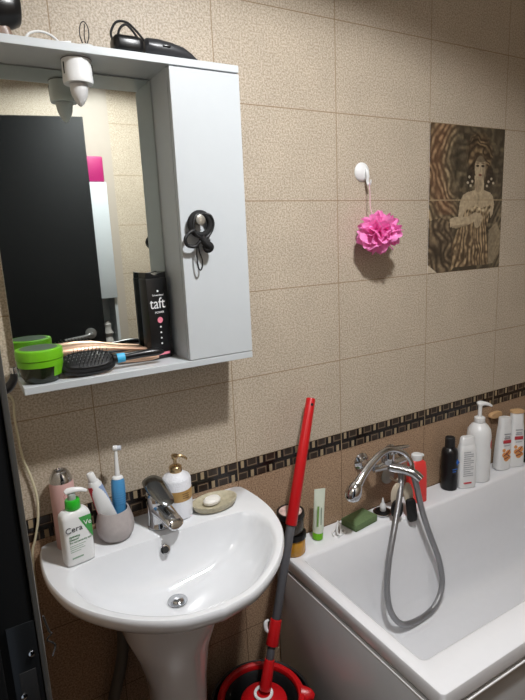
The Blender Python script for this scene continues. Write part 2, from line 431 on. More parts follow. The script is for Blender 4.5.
o = obj('storage_box', box(BM(), 0, .092, -.10, 0, 0, .118, .006, 3), mat('magenta_plastic', (150, 16, 88), .5), loc=(-.13+cw-.095, -1.40, 1.8503))
tag(o, 'magenta storage box on top of the white cabinet, seen in the mirror', 'box')

# ------------------------------------------------------------------ ceiling lamp
cl = thing('ceiling_lamp', 'round ceiling lamp above the middle of the bathroom', 'lamp', (LX, LY, ZC))
obj('base', loft([(-.008, .196), (-.001, .196)], 64), white_p, cl)
b = loft([(-.008, .196), (-.100, .200), (-.100, .204), (-.008, .204)], 64, cap0=False, cap1=False); obj('cutoff_ring', b, white_p, cl)  # ring added to keep lamplight off the upper right wall
b = loft([(-.038, .066), (-.034, .074), (-.0082, .078)], 48)
dm = bpy.data.materials.new('lamp_diffuser'); dm.use_nodes = True
pb = dm.node_tree.nodes['Principled BSDF']; pb.inputs['Emission Color'].default_value = (1, .97, .9, 1); pb.inputs['Emission Strength'].default_value = 3
obj('diffuser', b, dm, cl)

# ------------------------------------------------------------------ mirror cabinet
CX0, CX1, CZ0, CZ1, CD, CS = -.557, -.006, 1.245, 1.945, .14, -.180
mc = thing('mirror_cabinet', 'white wall cabinet with open mirror shelf and one narrow door', 'cabinet', (CX0, 0, CZ0))
Wc, Hc = CX1-CX0, CZ1-CZ0; T = .016; cs = CS-CX0
b = BM(); box(b, 0, Wc, -CD, -.001, Hc-T, Hc, .0008, 1); obj('top_board', b, cabwhite, mc, smooth=False)
b = BM(); box(b, 0, Wc, -CD, -.001, 0, T, .0008, 1); obj('bottom_shelf', b, cabwhite, mc, smooth=False)
b = BM(); box(b, .002, cs, -.016, -.001, T+.0005, Hc-T-.0005); obj('back_panel', b, cabwhite, mc, smooth=False)
b = BM(); box(b, .001, cs-.001, -.020, -.0165, T+.001, Hc-T-.003, .0006, 1); mi_ = obj('mirror', b, mirror_m, mc, smooth=False); mi_['label'] = 'clear mirror glass'
b = BM(); box(b, cs, cs+T, -CD+.018, -.001, T+.0005, Hc-T-.0005); box(b, Wc-T, Wc, -CD+.018, -.001, T+.0005, Hc-T-.0005); box(b, cs+T, Wc-T, -.008, -.001, T+.0005, Hc-T-.0005)
obj('cupboard_body', b, cabwhite, mc, smooth=False)
b = BM(); box(b, cs, Wc, -CD, -CD+.016, T+.002, Hc-T-.003, .0008, 1); dd = obj('door', b, cabwhite, mc, smooth=False)
kx, kz = -.138-CX0, 1.595-CZ0
b = BM(); cyl(b, (kx, -CD, kz), (kx, -CD-.014, kz), .006); cyl(b, (kx, -CD-.014, kz), (kx, -CD-.024, kz), .013, .0125, bev=.003)
obj('knob', b, mat('satin_nickel', (190, 188, 180), .3, .8), dd)

# lamp under the top board
lp = thing('candle_lamp', 'white socket lamp with candle bulb under the cabinet top', 'lamp', (-.368, -.10, CZ1-T))
b = loft([(-.049, .025), (-.0495, .0295), (-.043, .0308), (-.034, .0302), (-.0005, .0295)], 40)
lh = obj('socket', b, white_p, lp)
for a in (200, 340):
    b = BM(); ca, sa = math.cos(math.radians(a)), math.sin(math.radians(a)); cyl(b, (ca*.0300, sa*.0300, -.034), (ca*.0300, sa*.0300, -.012), .0016, n=8); obj('slot', b, black_m, lh)
b = BM(); torus(b, .0297, .0012, 40, 8, (0, 0, -.003)); obj('seam_ring', b, dgrey_p, lh)
obj('bulb', loft([(-.093, .0015), (-.090, .0055), (-.081, .0115), (-.070, .0165), (-.058, .0185), (-.0502, .0185)], 32), bulb_m, lp)

# things on top of the cabinet
ZT = CZ1+.0008
o = thing('lamp_cable', 'thin black cable loop rising from a white cap on the cabinet top', 'cable', (-.342, -.085, ZT))
obj('cap', loft([(0, .026), (.006, .026), (.014, .018), (.017, .006)], 32), white_p, o)
obj('loop', tube([(-.004, 0, .016), (-.009, 0, .035), (-.006, 0, .055), (.002, 0, .062), (.009, 0, .052), (.010, .002, .036), (.004, .004, .020), (.000, 0, .034), (.003, 0, .058)], .0011, 8), black_r, o)

o = thing('hair_clipper', 'long black hair clipper lying on the cabinet top', 'hair clipper', (0, 0, 0))
L_ = []
pr = [(-.222, .014, .018, 0), (-.215, .020, .0205, 0), (-.190, .021, .021, 0), (-.160, .019, .0195, 0), (-.130, .015, .0165, 0), (-.110, .010, .0115, 0), (-.095, .005, .006, 0), (-.090, .003, .003, 0)]
for x_, ry, rz, _ in pr:
    L_.append([Vector((x_, -.105+ry*math.cos(t), ZT+rz+rz*math.sin(t)*1.0)) for t in [2*PI*i/24 for i in range(24)]])
obj('body', rings(BM(), L_), mat('charcoal_plastic', (44, 45, 48), .35), o)
b = BM(); box(b, -.184, -.166, -.1275, -.1235, ZT+.022, ZT+.026, .001); obj('switch', b, black_p, o)
b = BM(); box(b, -.292, -.226, -.130, -.085, ZT+.0005, ZT+.036, .012, 3); obj('power_pack', b, black_p, o)
b = tube([(-.288, -.11, ZT+.02), (-.292, -.11, ZT+.04), (-.278, -.11, ZT+.062), (-.255, -.11, ZT+.064), (-.236, -.11, ZT+.05), (-.222, -.11, ZT+.035), (-.215, -.108, ZT+.026)], .0026, 8)
tube([(-.284, -.12, ZT+.02), (-.276, -.12, ZT+.045), (-.262, -.12, ZT+.056), (-.248, -.12, ZT+.046), (-.236, -.12, ZT+.03)], .0026, 8, b)
obj('cord', b, black_r, o)

o = thing('hair_dryer', 'black hair dryer lying at the left end of the cabinet top', 'hair dryer', (-.51, -.075, ZT))
b = BM(); L_ = []
for x_, r_, cz in ((-.05, .034, .066), (-.03, .040, .066), (.01, .041, .066), (.032, .036, .067), (.045, .030, .068), (.048, .025, .068)):
    L_.append([Vector((x_, r_*math.cos(t), cz+r_*math.sin(t))) for t in [2*PI*i/32 for i in range(32)]])
obj('barrel', rings(b, L_), black_p, o)
b = loft([(0, .020, .016, 3, .012, 0), (.02, .021, .017, 3, .008, 0), (.036, .021, .017, 3, .002, 0)], 24)
obj('handle', b, mat('taupe_plastic', (120, 98, 84), .4), o)
b = BM(); L_ = [[Vector((x_, r_*math.cos(t), .066+r_*math.sin(t))) for t in [2*PI*i/32 for i in range(32)]] for x_, r_ in ((-.045, .0405), (-.034, .042), (-.028, .0412))]
obj('silver_ring', rings(b, L_), chrome, o)
o = obj('charging_cable', tube([(-.465, -.11, ZT+.003), (-.455, -.11, ZT+.016), (-.435, -.11, ZT+.022), (-.415, -.11, ZT+.018), (-.40, -.11, ZT+.007), (-.39, -.10, ZT+.004), (-.41, -.09, ZT+.006), (-.44, -.09, ZT+.012), (-.452, -.1, ZT+.006), (-.43, -.115, ZT+.004), (-.40, -.12, ZT+.004), (-.378, -.11, ZT+.010), (-.39, -.115, ZT+.004)], .0024, 8), white_p)
tag(o, 'white cable coiled on the cabinet top beside the hair dryer', 'cable')

# hair ties hanging on the knob
kp = Vector((-.138, -CD-.0075, 1.592))
o = thing('hair_ties', 'black hair ties looped over the silver cabinet knob', 'hair tie', kp)
b = BM(); torus(b, .025, .0075, 36, 10, (.003, -.004, -.006), 'y')
obj('scrunchie', b, mat('black_fabric', (7, 7, 8), .8, bump=.6, bscale=500), o)
b = tube([(.012, -.008, .018), (.028, -.010, .012), (.034, -.010, -.006), (.028, -.009, -.024), (.018, -.010, -.034), (.006, -.010, -.040), (-.012, -.012, -.030), (-.018, -.012, -.012), (-.010, -.010, .012), (.012, -.008, .018)], .0034, 8)
obj('band', b, black_r, o)
b = tube([(-.014, -.012, -.018), (-.030, -.010, -.026), (-.040, -.010, -.040), (-.034, -.010, -.054), (-.016, -.010, -.056), (-.004, -.012, -.046), (.008, -.012, -.040), (.020, -.013, -.046)], .0042, 8)
obj('lower_loop', b, black_r, o)
b = BM(); tube([(.000, -.012, -.036), (.010, -.014, -.050), (.020, -.013, -.060), (.012, -.012, -.066), (.004, -.012, -.056)], [.008, .010, .010, .007, .004], 10, b)
obj('bow', b, MATS['black_fabric'], o)
b = tube([(-.010, -.010, -.050), (-.013, -.008, -.075), (-.011, -.008, -.104), (-.006, -.008, -.112), (-.001, -.008, -.104), (.000, -.008, -.088), (-.006, -.009, -.070), (-.009, -.010, -.050)], .0018, 8)
obj('thin_loop', b, black_r, o)

# ------------------------------------------------------------------ things on the mirror shelf
ZS = CZ0+T+.0008
o = thing('hair_mask_jar', 'lime green and black hair mask jar at the left end of the shelf', 'jar', (-.513, -.094, ZS))
obj('tub', loft([(0, .032), (.003, .036), (.016, .042), (.036, .0455), (.046, .046)], 48), darkgreen, o)
bl_ = BM()
for a0, a1 in ((-62, -8),):
    ls = []
    for z_ in (.014, .0365):
        rr = (.0415 if z_ < .02 else .0458)+.0006
        ls.append([Vector((rr*math.cos(math.radians(a0+(a1-a0)*i/16)), rr*math.sin(math.radians(a0+(a1-a0)*i/16)), z_)) for i in range(17)])
    vv = [[bl_.verts.new(p) for p in l] for l in ls]
    for i in range(16): bl_.faces.new((vv[0][i], vv[0][i+1], vv[1][i+1], vv[1][i]))
obj('green_label', bl_, green_l, o)
obj('collar', loft([(.036, .0468), (.046, .0475), (.0495, .0475)], 48), green_l, o)
b = loft([(.0500, .0475), (.051, .0490), (.068, .0495), (.0725, .048), (.0735, .044)], 48); ob = obj('lid', b, green_l, o)
obj('lid_print', loft([(.0737, .039), (.0742, .0385)], 48), mat('lid_print_dark', (84, 98, 84), .3), ob)

# paddle brush
o = thing('hair_brush', 'black paddle hair brush with blue band lying on the shelf', 'hair brush', (-.412, -.096, ZS+.018), math.radians(-2)); o.rotation_euler = (math.radians(33), 0, math.radians(-2))
def oval(cx, rx, ry, z0, z1, p=2.6): return loft([(z0, rx*.92, ry*.92, p, cx, 0), (z0+(z1-z0)*.3, rx, ry, p, cx, 0), (z0+(z1-z0)*.7, rx, ry, p, cx, 0), (z1, rx*.95, ry*.95, p, cx, 0)], 40)
obj('paddle', oval(-.002, .062, .036, .002, .014), black_p, o)
obj('cushion', loft([(.0142, .054, .026, 2.6), (.018, .05, .024, 2.6), (.0205, .035, .016, 2.4)], 40), black_r, o)
b = BM(); tip = BM()
for i in range(13):
    for j in range(6):
        x_, y_ = -.048+i*.008+(.004 if j % 2 else 0), -.02+j*.008
        if (x_/.052)**2+(y_/.025)**2 > 1: continue
        hz = .036-.25*(abs(x_)/.052)**3*.02
        cyl(b, (x_, y_, .016), (x_*1.06, y_*1.1, hz), .0006, n=5)
        bmesh.ops.create_icosphere(tip, subdivisions=1, radius=.0013, matrix=Matrix.Translation((x_*1.06, y_*1.1, hz)))
ob = obj('bristles', b, black_p, o); ob['kind'] = 'stuff'; obj('bristle_tips', tip, mat('tip_grey', (120, 120, 122), .3), ob)
b = tube([(.055, 0, .009), (.075, 0, .009), (.10, 0, .011), (.14, 0, .013), (.165, 0, .012), (.178, 0, .010)], [.012, .0085, .0085, .0095, .0085, .003], 16)
obj('handle', b, black_p, o)
b = tube([(.064, 0, .0095), (.070, 0, .0098), (.082, 0, .0100)], [.0115, .0112, .0108], 16); obj('blue_band', b, mat('sky_blue_tape', (60, 170, 215), .5), o)

# rose gold straightener + clip behind the brush
o = thing('hair_straightener', 'rose gold hair straightener lying behind the brush against the mirror', 'hair straightener', (-.42, -.046, ZS), math.radians(1))
def arm(zc, r0):
    L_ = []
    for x_, ry, rz in ((-.060, .004, .004), (-.056, .012, .011), (-.04, .0165, .0135), (0, .017, .0145), (.04, .014, .011), (.07, .011, .007), (.105, .010, .005), (.165, .009, .0045), (.178, .003, .002)):
        zz = zc+(min(0, .05-x_)*.17 if zc > .03 else min(0, .05-x_)*.06)
        L_.append([Vector((x_, ry*math.cos(t), zz+rz*math.sin(t))) for t in [2*PI*i/20 for i in range(20)]])
    return rings(BM(), L_)
obj('lower_arm', arm(.0155, 1), rosegold, o); obj('upper_arm', arm(.046, 1), rosegold, o)
b = BM(); box(b, .080, .150, -.008, .008, .021, .0235, .001); obj('heating_plate', b, dgrey_p, o)
b = BM(); cyl(b, (-.045, -.012, .022), (-.045, .012, .022), .011, bev=.002); obj('hinge', b, gold, o)
o = thing('curling_tong', 'slim copper curling tong with pale tip on the shelf by the black carton', 'curling tong', (-.29, -.062, ZS), math.radians(-8))
obj('barrel', tube([(-.04, 0, .009), (.0, 0, .009), (.035, 0, .009), (.055, 0, .008)], [.006, .0085, .0085, .004], 14), rosegold, o)
obj('clamp', tube([(-.035, -.002, .0185), (0, -.002, .0200), (.030, -.002, .0195)], [.002, .0035, .003], 10), gold, o)

# black "taft" spray pack
o = thing('hairspray_carton', 'tall black hairspray pack lettered taft with pink dots beside the cupboard', 'hairspray', (-.2270, -.047, ZS), math.radians(13))
hw, hd_ = .0300, .018
b = BM(); box(b, -hw, hw, -hd_, hd_, 0, .202, .003, 2); obj('carton', b, black_p, o)
b = BM()
prism(b, [(-hw+.001, .2022), (hw-.001, .2022), (hw-.002, .216), (.012, .2135), (-.004, .209), (-.016, .215), (-hw+.002, .2165)], -hd_+.002, hd_-.002); obj('top_flap', b, black_p, o, smooth=False)
wt = mat('print_white', (225, 225, 225), .5); pk = mat('print_pink', (232, 130, 150), .5)
text('taft', .038, wt, o, (-.003, -hd_-.0006, .139), sx=.85)
text('POWER', .0075, wt, o, (.001, -hd_-.0006, .117))
text('Schwarzkopf', .0062, wt, o, (.0, -hd_-.0006, .160))
b = BM(); cyl(b, (.001, -hd_-.0002, .098), (.001, -hd_-.0008, .098), .0075); obj('pink_dot', b, pk, o)
b = BM()
for i, z_ in enumerate((.081, .067, .053, .039)): cyl(b, (.001, -hd_-.0002, z_), (.001, -hd_-.0007, z_), .0024, n=12)
obj('small_dots', b, wt, o)
b = BM(); box(b, -.016, .022, -hd_-.0007, -hd_-.0001, .010, .016); obj('pink_stripe', b, pk, o)
b = BM(); cyl(b, (0, -hd_-.0002, .170), (0, -hd_-.0007, .170), .0028, n=12); obj('small_emblem', b, wt, o)

# ------------------------------------------------------------------ washbasin
SX, SZ = -.279, .82
ws = thing('washbasin', 'white ceramic pedestal washbasin with round front', 'washbasin', (SX, 0, .008))
OUT = [(0, -.002), (.20, -.002), (.262, -.002), (.277, -.006), (.284, -.02), (.290, -.06), (.293, -.12), (.287, -.19), (.262, -.275), (.215, -.350), (.155, -.410), (.08, -.455), (0, -.470)]
BOW = [(0, -.137), (.12, -.137), (.19, -.142), (.222, -.152), (.238, -.172), (.246, -.205), (.240, -.25), (.215, -.312), (.172, -.368), (.115, -.415), (.06, -.440), (0, -.447)]
def outline(P, n=120, c=(0, -.27)):
    pts = [Vector((x, y, 0)) for x, y in P]; full = spline(pts, 6)
    full = full+[Vector((-p.x, p.y, 0)) for p in full[::-1][1:-1]]
    out = []
    for i in range(n):
        a = 2*PI*i/n; d = (math.cos(a), math.sin(a)); best = None
        for j in range(len(full)):
            p, q = full[j], full[(j+1) % len(full)]
            ex_, ey_ = q.x-p.x, q.y-p.y; den = d[0]*ey_-d[1]*ex_
            if abs(den) < 1e-12: continue
            px, py = p.x-c[0], p.y-c[1]
            t = (px*ey_-py*ex_)/den; s = (px*d[1]-py*d[0])/den
            if t > 0 and -1e-6 <= s <= 1+1e-6 and (best is None or t > best): best = t
        out.append((best*d[0]+c[0], best*d[1]+c[1]))
    return out
NO = 144
O_, B_ = outline(OUT, NO), outline(BOW, NO)
CC = (0, -.27); DC = (-.014, -.222)
def sc(L, k, z, c=CC, keep=True):
    return [Vector((c[0]+(x-c[0])*k, min(c[1]+(y-c[1])*k, -.002) if keep else c[1]+(y-c[1])*k, z)) for x, y in L]
def mix(L, s, z, r=.022):
    out = []
    for i, (x, y) in enumerate(L):
        a = 2*PI*i/NO; dx, dy = DC[0]+r*math.cos(a), DC[1]+r*math.sin(a)
        out.append(Vector((x+(dx-x)*s, y+(dy-y)*s, z)))
    return out
def back(L, k, z):       # scaled towards the pedestal but still touching the wall
    return [Vector((x*k, -.002+(y+.002)*k, z)) for x, y in L]
loops = [back(O_, .42, .600), back(O_, .56, .650), back(O_, .74, .702), back(O_, .89, .752), back(O_, .955, .777), back(O_, .985, .789), back(O_, .998, .803),
         sc(O_, .998, .812), sc(O_, .99, .818), sc(O_, .982, SZ)]
loops += [[Vector((x, y, SZ)) for x, y in [((B_[i][0]-CC[0])*1.035+CC[0], (B_[i][1]-CC[1])*1.035+CC[1]) for i in range(NO)]]]
loops += [mix(B_, 0, .8175), mix(B_, .035, .808), mix(B_, .09, .785), mix(B_, .18, .755), mix(B_, .32, .728), mix(B_, .5, .708), mix(B_, .7, .696), mix(B_, .88, .689), mix(B_, 1, .685), mix(B_, 1, .66, .018)]
b = rings(BM(), loops); obj('basin', b, ceramic, ws)
b = loft([(.6858, .0215), (.688, .0245), (.6895, .0235), (.6885, .018)], 40); dn = obj('drain', b, chrome, ws, loc=(DC[0], DC[1], 0))
obj('drain_plug', loft([(.6886, .0155), (.693, .0165), (.696, .013), (.6965, .004)], 32), chrome, dn)
b = BM(); cyl(b, (0, 0, 0), (.0, .0, .004), .0125, .0125, 24, .0008); o2 = obj('overflow', b, chrome, ws, loc=(-.010, -.1480, .785), rot=(math.radians(62), 0, 0))
b = BM(); cyl(b, (0, 0, .0041), (0, 0, .0046), .0085, n=24); obj('overflow_hole', b, black_m, o2)
b = loft([(-.0075, .09, .10, 3, -.01, -.13), (.05, .082, .095, 3, -.01, -.13), (.30, .070, .080, 2.8, -.004, -.125), (.42, .077, .085, 2.8, -.006, -.128), (.52, .096, .100, 2.8, -.014, -.133), (.60, .118, .118, 2.8, -.018, -.145), (.655, .120, .122, 2.6, -.018, -.148)], 48)
obj('pedestal', b, ceramic, ws)
o = obj('waste_pipe', tube([(-.46, -.012, .002), (-.465, -.022, .10), (-.44, -.03, .30), (-.40, -.035, .45), (-.385, -.04, .60)], .016, 14), mat('grey_pipe', (92, 90, 84), .5)); tag(o, 'grey pipe on the wall behind the washbasin pedestal', 'pipe')

ZD = SZ+.0088
# basin faucet
o = thing('basin_faucet', 'chrome single lever faucet in the middle of the washbasin', 'faucet', (-.277, -.086, ZD), math.radians(12))
b = loft([(0, .031), (.004, .032), (.008, .0295), (.03, .027, .027, 2.3, 0, .001), (.06, .0275, .028, 2.3, 0, .003), (.085, .028, .028, 2.3, 0, .004), (.092, .025, .025, 2.2, 0, .004)], 36); obj('body', b, chrome, o)
L_ = []
for y_, z_, rx, rz in ((.005, .050, .026, .026), (-.02, .050, .026, .023), (-.045, .045, .0245, .018), (-.066, .038, .0235, .014), (-.080, .034, .0225, .012), (-.084, .033, .018, .009)):
    L_.append([Vector((rx*math.cos(t), y_+.3*rz*math.sin(t), z_+rz*math.sin(t))) for t in [2*PI*i/28 for i in range(28)]])
obj('spout', rings(BM(), L_), chrome, o)
b = BM(); cyl(b, (0, -.070, .028), (0, -.072, .016), .011, bev=.001); obj('aerator', b, chrome, o)
L_ = []
for y_, z_, rx, rz in ((.024, .118, .010, .005), (.019, .117, .024, .012), (.004, .112, .029, .018), (-.015, .104, .029, .014), (-.035, .095, .026, .009), (-.055, .086, .022, .006), (-.068, .080, .015, .004), (-.071, .079, .006, .002)):
    L_.append([Vector((rx*math.cos(t), y_+.012, z_-.002+rz*math.sin(t)) ) for t in [2*PI*i/28 for i in range(28)]])
obj('lever', rings(BM(), L_), mat('smoked_chrome', (140, 142, 142), .15, 1), o)

# lotion bottle lettered Cera Ve
o = thing('lotion_bottle', 'white pump lotion bottle with green collar on the left basin corner', 'bottle', (-.489, -.125, ZD), math.radians(10))
hh = .128
b = loft([(0, .031, .018, 5), (.002, .0335, .0205, 5), (.006, .034, .021, 5), (hh-.014, .0335, .021, 5), (hh-.006, .0315, .0195, 4.5), (hh, .026, .016, 3.5), (hh+.003, .016, .013, 2.2)], 56)
obj('bottle_body', b, white_p, o)
gc = mat('bottle_green', (40, 175, 40), .3)
cp = obj('collar', loft([(hh+.003, .0165), (hh+.004, .0172), (hh+.023, .0165), (hh+.026, .0150)], 36), gc, o)
obj('pump_neck', loft([(hh+.026, .0095), (hh+.038, .0085), (hh+.040, .006)], 24), mat('clear_plastic', (215, 225, 220), .15, trans=.5), o)
b = tube([(-.014, 0, hh+.0445), (-.006, 0, hh+.0470), (.008, -.004, hh+.0475), (.022, -.008, hh+.0445), (.032, -.011, hh+.039)], [.0055, .0075, .0065, .0050, .0035], 14, flat=.7)
obj('pump_head', b, white_p, o)
dk = mat('print_grey', (70, 74, 76), .5); dk2 = mat('print_lightgrey', (135, 160, 140), .5)
b = BM(); prism(b, [(.002, .114), (.031, .114), (.031, .056)], -.0216, -.0209); obj('green_label', b, mat('label_green', (60, 150, 70), .5), o, smooth=False)
text('Cera', .020, dk, o, (-.011, -.0217, .090), sx=1.0)
text('Ve', .017, wt, o, (.0215, -.0221, .097))
for z_, s_, n_ in ((.073, .0062, 'Hydrating'), (.066, .0062, 'Cleanser'), (.059, .0055, 'For normal to dry skin')):
    text(n_, s_, mat('print_green', (70, 130, 80), .5), o, (-.024, -.0216, z_), align='LEFT')
b = BM()
for z_, w_ in ((.050, .036), (.045, .030), (.040, .034), (.035, .024)): box(b, -.024, -.024+w_, -.0214, -.0209, z_, z_+.0012)
box(b, -.022, .004, -.0215, -.0209, .018, .0215)
obj('fine_print', b, dk2, o, smooth=False)

# pink canister with chrome top on the deck behind
o = thing('pink_canister', 'pink cylindrical canister with chrome top at the back left of the basin', 'canister', (-.497, -.045, ZD))
obj('canister_body', loft([(0, .0265), (.002, .028), (.165, .028), (.170, .027)], 40), pink_p, o)
obj('chrome_top', loft([(.1702, .0268), (.178, .0262), (.190, .021), (.197, .016), (.198, .012), (.194, .010)], 40), chrome, o)
b = BM(); torus(b, .0075, .0009, 28, 8, (.006, -.0278, .138), 'y'); obj('round_emblem', b, mat('emblem_rose', (196, 128, 126), .4), o)

# tumbler
o = thing('toothbrush_cup', 'round grey stoneware cup on the basin holding toothbrushes', 'cup', (-.388, -.077, ZD))
grey = mat('grey_stoneware', (168, 160, 158), .6, noise=.12, nscale=90)
obj('cup_body', loft([(0, .030), (.002, .034), (.014, .0425), (.030, .0465), (.044, .0460), (.060, .0420), (.074, .0380), (.078, .0365), (.077, .0335), (.066, .037), (.045, .042), (.02, .039), (.008, .03)], 48), grey, o)
c0 = Vector((-.388, -.077, ZD))
# toothpaste tube
o = thing('toothpaste_tube', 'white and red toothpaste tube standing cap up in the grey cup', 'toothpaste', (-.393, -.085, ZD+.022)); o.scale = (1.22, 1.22, 1.22)
o.rotation_euler = (math.radians(-2), math.radians(-15), math.radians(-10))
b = loft([(0, .0185, .0015, 2), (.03, .0175, .006, 2), (.07, .0155, .011, 2), (.110, .0135, .0128, 2), (.118, .010, .010)], 36); obj('tube_body', b, white_p, o)
b = BM(); vv = []
for z_ in (.035, .055, .075, .095, .110):
    k = (z_)/.118; rx = .0185-.005*k+.0005; ry = .0015+.0118*k+.0005
    vv.append([b.verts.new((rx*math.cos(a), ry*math.sin(a), z_)) for a in [math.radians(196+i*8-12) for i in range(9)]])
for p, q in zip(vv, vv[1:]):
    for i in range(8): b.faces.new((p[i], p[i+1], q[i+1], q[i]))
obj('red_side', b, mat('print_red', (190, 30, 45), .4), o)
b = BM(); vv = []
for z_ in (.03, .055, .075, .095, .106):
    k = (z_)/.118; rx = .0185-.005*k+.0005; ry = .0015+.0118*k+.0005
    vv.append([b.verts.new((rx*math.cos(a), ry*math.sin(a), z_)) for a in [math.radians(295+i*7) for i in range(9)]])
for p, q in zip(vv, vv[1:]):
    for i in range(8): b.faces.new((p[i], p[i+1], q[i+1], q[i]))
obj('blue_print', b, mat('print_softblue', (140, 160, 195), .4), o)
obj('cap', loft([(.1185, .008), (.121, .0085), (.134, .0075), (.136, .006)], 24), white_p, o)
# electric brush
o = thing('electric_toothbrush', 'blue electric toothbrush with white head standing in the grey cup', 'toothbrush', (-.374, -.070, ZD+.012))
o.rotation_euler = (math.radians(-3), math.radians(2), math.radians(-15))
eb = mat('toothbrush_blue', (70, 140, 190), .35)
b = loft([(0, .012), (.003, .014), (.04, .0145), (.08, .0165), (.105, .0175), (.128, .0165), (.136, .0135)], 32); obj('grip', b, eb, o)
b = BM()
for i in range(6): torus(b, .0163+.0001*i, .0007, 32, 6, (0, 0, .072+i*.006))
obj('grip_ridges', b, mat('toothbrush_blue_dark', (40, 110, 165), .4), o)
obj('shoulder', loft([(.1362, .0142), (.140, .013), (.143, .008)], 28), white_p, o)
obj('neck', loft([(.1432, .0065), (.160, .0055), (.20, .0040), (.212, .0036)], 20), white_p, o)
b = BM(); cyl(b, (0, .006, .214), (0, -.004, .214), .0068, bev=.001); hd3 = obj('head', b, white_p, o, rot=(0, 0, math.radians(80)))
b = BM(); cyl(b, (0, -.0042, .214), (0, -.013, .214), .0058, .0062); obj('bristles', b, mat('bristle_white', (210, 215, 225), .7, bump=.8, bscale=900), hd3)

# soap dispenser
o = thing('soap_dispenser', 'white textured soap dispenser with gold pump beside the faucet', 'soap dispenser', (-.2145, -.064, ZD), math.radians(5))
obj('dispenser_body', loft([(0, .035), (.003, .038), (.105, .038), (.112, .035), (.120, .023), (.124, .0165)], 48), mat('textured_white', (222, 224, 230), .35, bump=1.0, bscale=260), o)
b = loft([(.052, .0383), (.053, .0388), (.080, .0388), (.081, .0383)], 48, cap0=False, cap1=False); obj('gold_label', b, mat('label_gold', (176, 140, 84), .35, .3), o)
b = BM()
for z_ in (.060, .066, .072): box(b, -.004, .014, -.0392, -.0380, z_, z_+.0025)
obj('label_print', b, mat('print_gold', (120, 92, 54), .4), o, smooth=False)
obj('gold_collar', loft([(.1243, .0165), (.126, .0170), (.139, .0165), (.141, .0145), (.144, .009)], 32), gold, o)
b = BM(); cyl(b, (0, 0, .1442), (0, 0, .165), .0045); cyl(b, (0, 0, .160), (0, 0, .172), .0085, bev=.0015); tube([(0, 0, .167), (.012, -.006, .167), (.022, -.011, .162), (.028, -.014, .155)], [.0045, .004, .0035, .003], 12, b)
obj('pump', b, gold, o)

# soap dish with soap
o = thing('soap_dish', 'oval beige stone soap dish on the right basin deck', 'soap dish', (-.117, -.083, ZD), math.radians(3))
st_ = mat('beige_stone', (176, 168, 144), .55, noise=.35, nscale=110)
obj('dish_body', loft([(0, .050, .030), (.002, .056, .036), (.010, .063, .042), (.019, .066, .0445), (.022, .066, .0445), (.0225, .062, .0405), (.018, .056, .035), (.012, .045, .028), (.011, .02, .01)], 56), st_, o)
o = obj('soap_bar', loft([(0, .016, .012), (.004, .025, .0185), (.011, .026, .0195), (.017, .021, .015), (.019, .010, .007)], 40), mat('soap_white', (232, 230, 224), .4), loc=(-.125, -.084, ZD+.0125), rot=(0, 0, .2))
tag(o, 'small white oval soap lying in the beige soap dish', 'soap')

# ------------------------------------------------------------------ bathtub
bt = thing('bathtub', 'white acrylic bathtub with panelled side along the tiled wall', 'bathtub', (0, 0, 0))
def rrect(x0, x1, y0, y1, r, z, k=8):
    out = []
    for cx_, cy_, a0 in ((x1-r, y1-r, 0), (x0+r, y1-r, 90), (x0+r, y0+r, 180), (x1-r, y0+r, 270)):
        for i in range(k+1):
            a = math.radians(a0+90*i/k); out.append(Vector((cx_+r*math.cos(a), cy_+r*math.sin(a), z)))
    return out
X0, X1, Y0, Y1, ZR = .113, 1.80, -.682, -.002, .585
ll = [rrect(X0+.03, X1-.03, Y0+.03, Y1-.004, .02, ZR-.045), rrect(X0+.004, X1-.002, Y0+.004, Y1, .010, ZR-.045), rrect(X0, X1, Y0, Y1, .012, ZR-.040), rrect(X0, X1, Y0, Y1, .012, ZR-.008),
      rrect(X0+.002, X1-.002, Y0+.002, Y1-.001, .012, ZR-.003), rrect(X0+.008, X1-.008, Y0+.008, Y1-.002, .012, ZR)]
ix0, ix1, iy0, iy1 = .152, 1.66, -.590, -.112
ll += [rrect(ix0-.008, ix1+.008, iy0-.008, iy1+.008, .020, ZR), rrect(ix0-.002, ix1+.002, iy0-.002, iy1+.002, .017, ZR-.003), rrect(ix0+.002, ix1-.003, iy0+.003, iy1-.002, .016, ZR-.010),
       rrect(ix0+.03, ix1-.02, iy0+.018, iy1-.014, .03, .45), rrect(ix0+.055, ix1-.035, iy0+.030, iy1-.024, .05, .33), rrect(ix0+.072, ix1-.045, iy0+.038, iy1-.032, .09, .27),
       rrect(ix0+.092, ix1-.06, iy0+.052, iy1-.044, .10, .232), rrect(ix0+.125, ix1-.09, iy0+.078, iy1-.068, .10, .208), rrect(ix0+.17, ix1-.13, iy0+.11, iy1-.10, .09, .198), rrect(ix0+.3, ix1-.3, iy0+.19, iy1-.19, .04, .192)]
tub = obj('tub', rings(BM(), ll, cap0=False), acrylic, bt)
b = BM(); box(b, X0+.006, X0+.020, Y0+.021, -.004, .012, ZR-.052, .003, 2); obj('end_panel', b, mat('panel_grey_white', (190, 191, 192), .2, coat=.3), bt)
b = BM(); box(b, X0+.006, X1-.01, Y0+.006, Y0+.020, .012, ZR-.052, .003, 2); obj('front_panel', b, MATS['panel_grey_white'], bt)
for nm, bb in (('end_panel_edge', (X0-.001, X0+.006, Y0+.004, -.004, ZR-.060, ZR-.054)), ('front_panel_edge', (X0-.001, X1-.01, Y0-.001, Y0+.006, ZR-.060, ZR-.054))):
    b = BM(); box(b, *bb, .0015, 2); obj(nm, b, mat('lit_edge', (240, 240, 240), .2), bt)  # panel top edges painted whiter for the light they catch
b = BM(); cyl(b, (1.60, -.35, .36), (1.585, -.35, .365), .03, bev=.003); ov = obj('overflow_cap', b, chrome, bt)

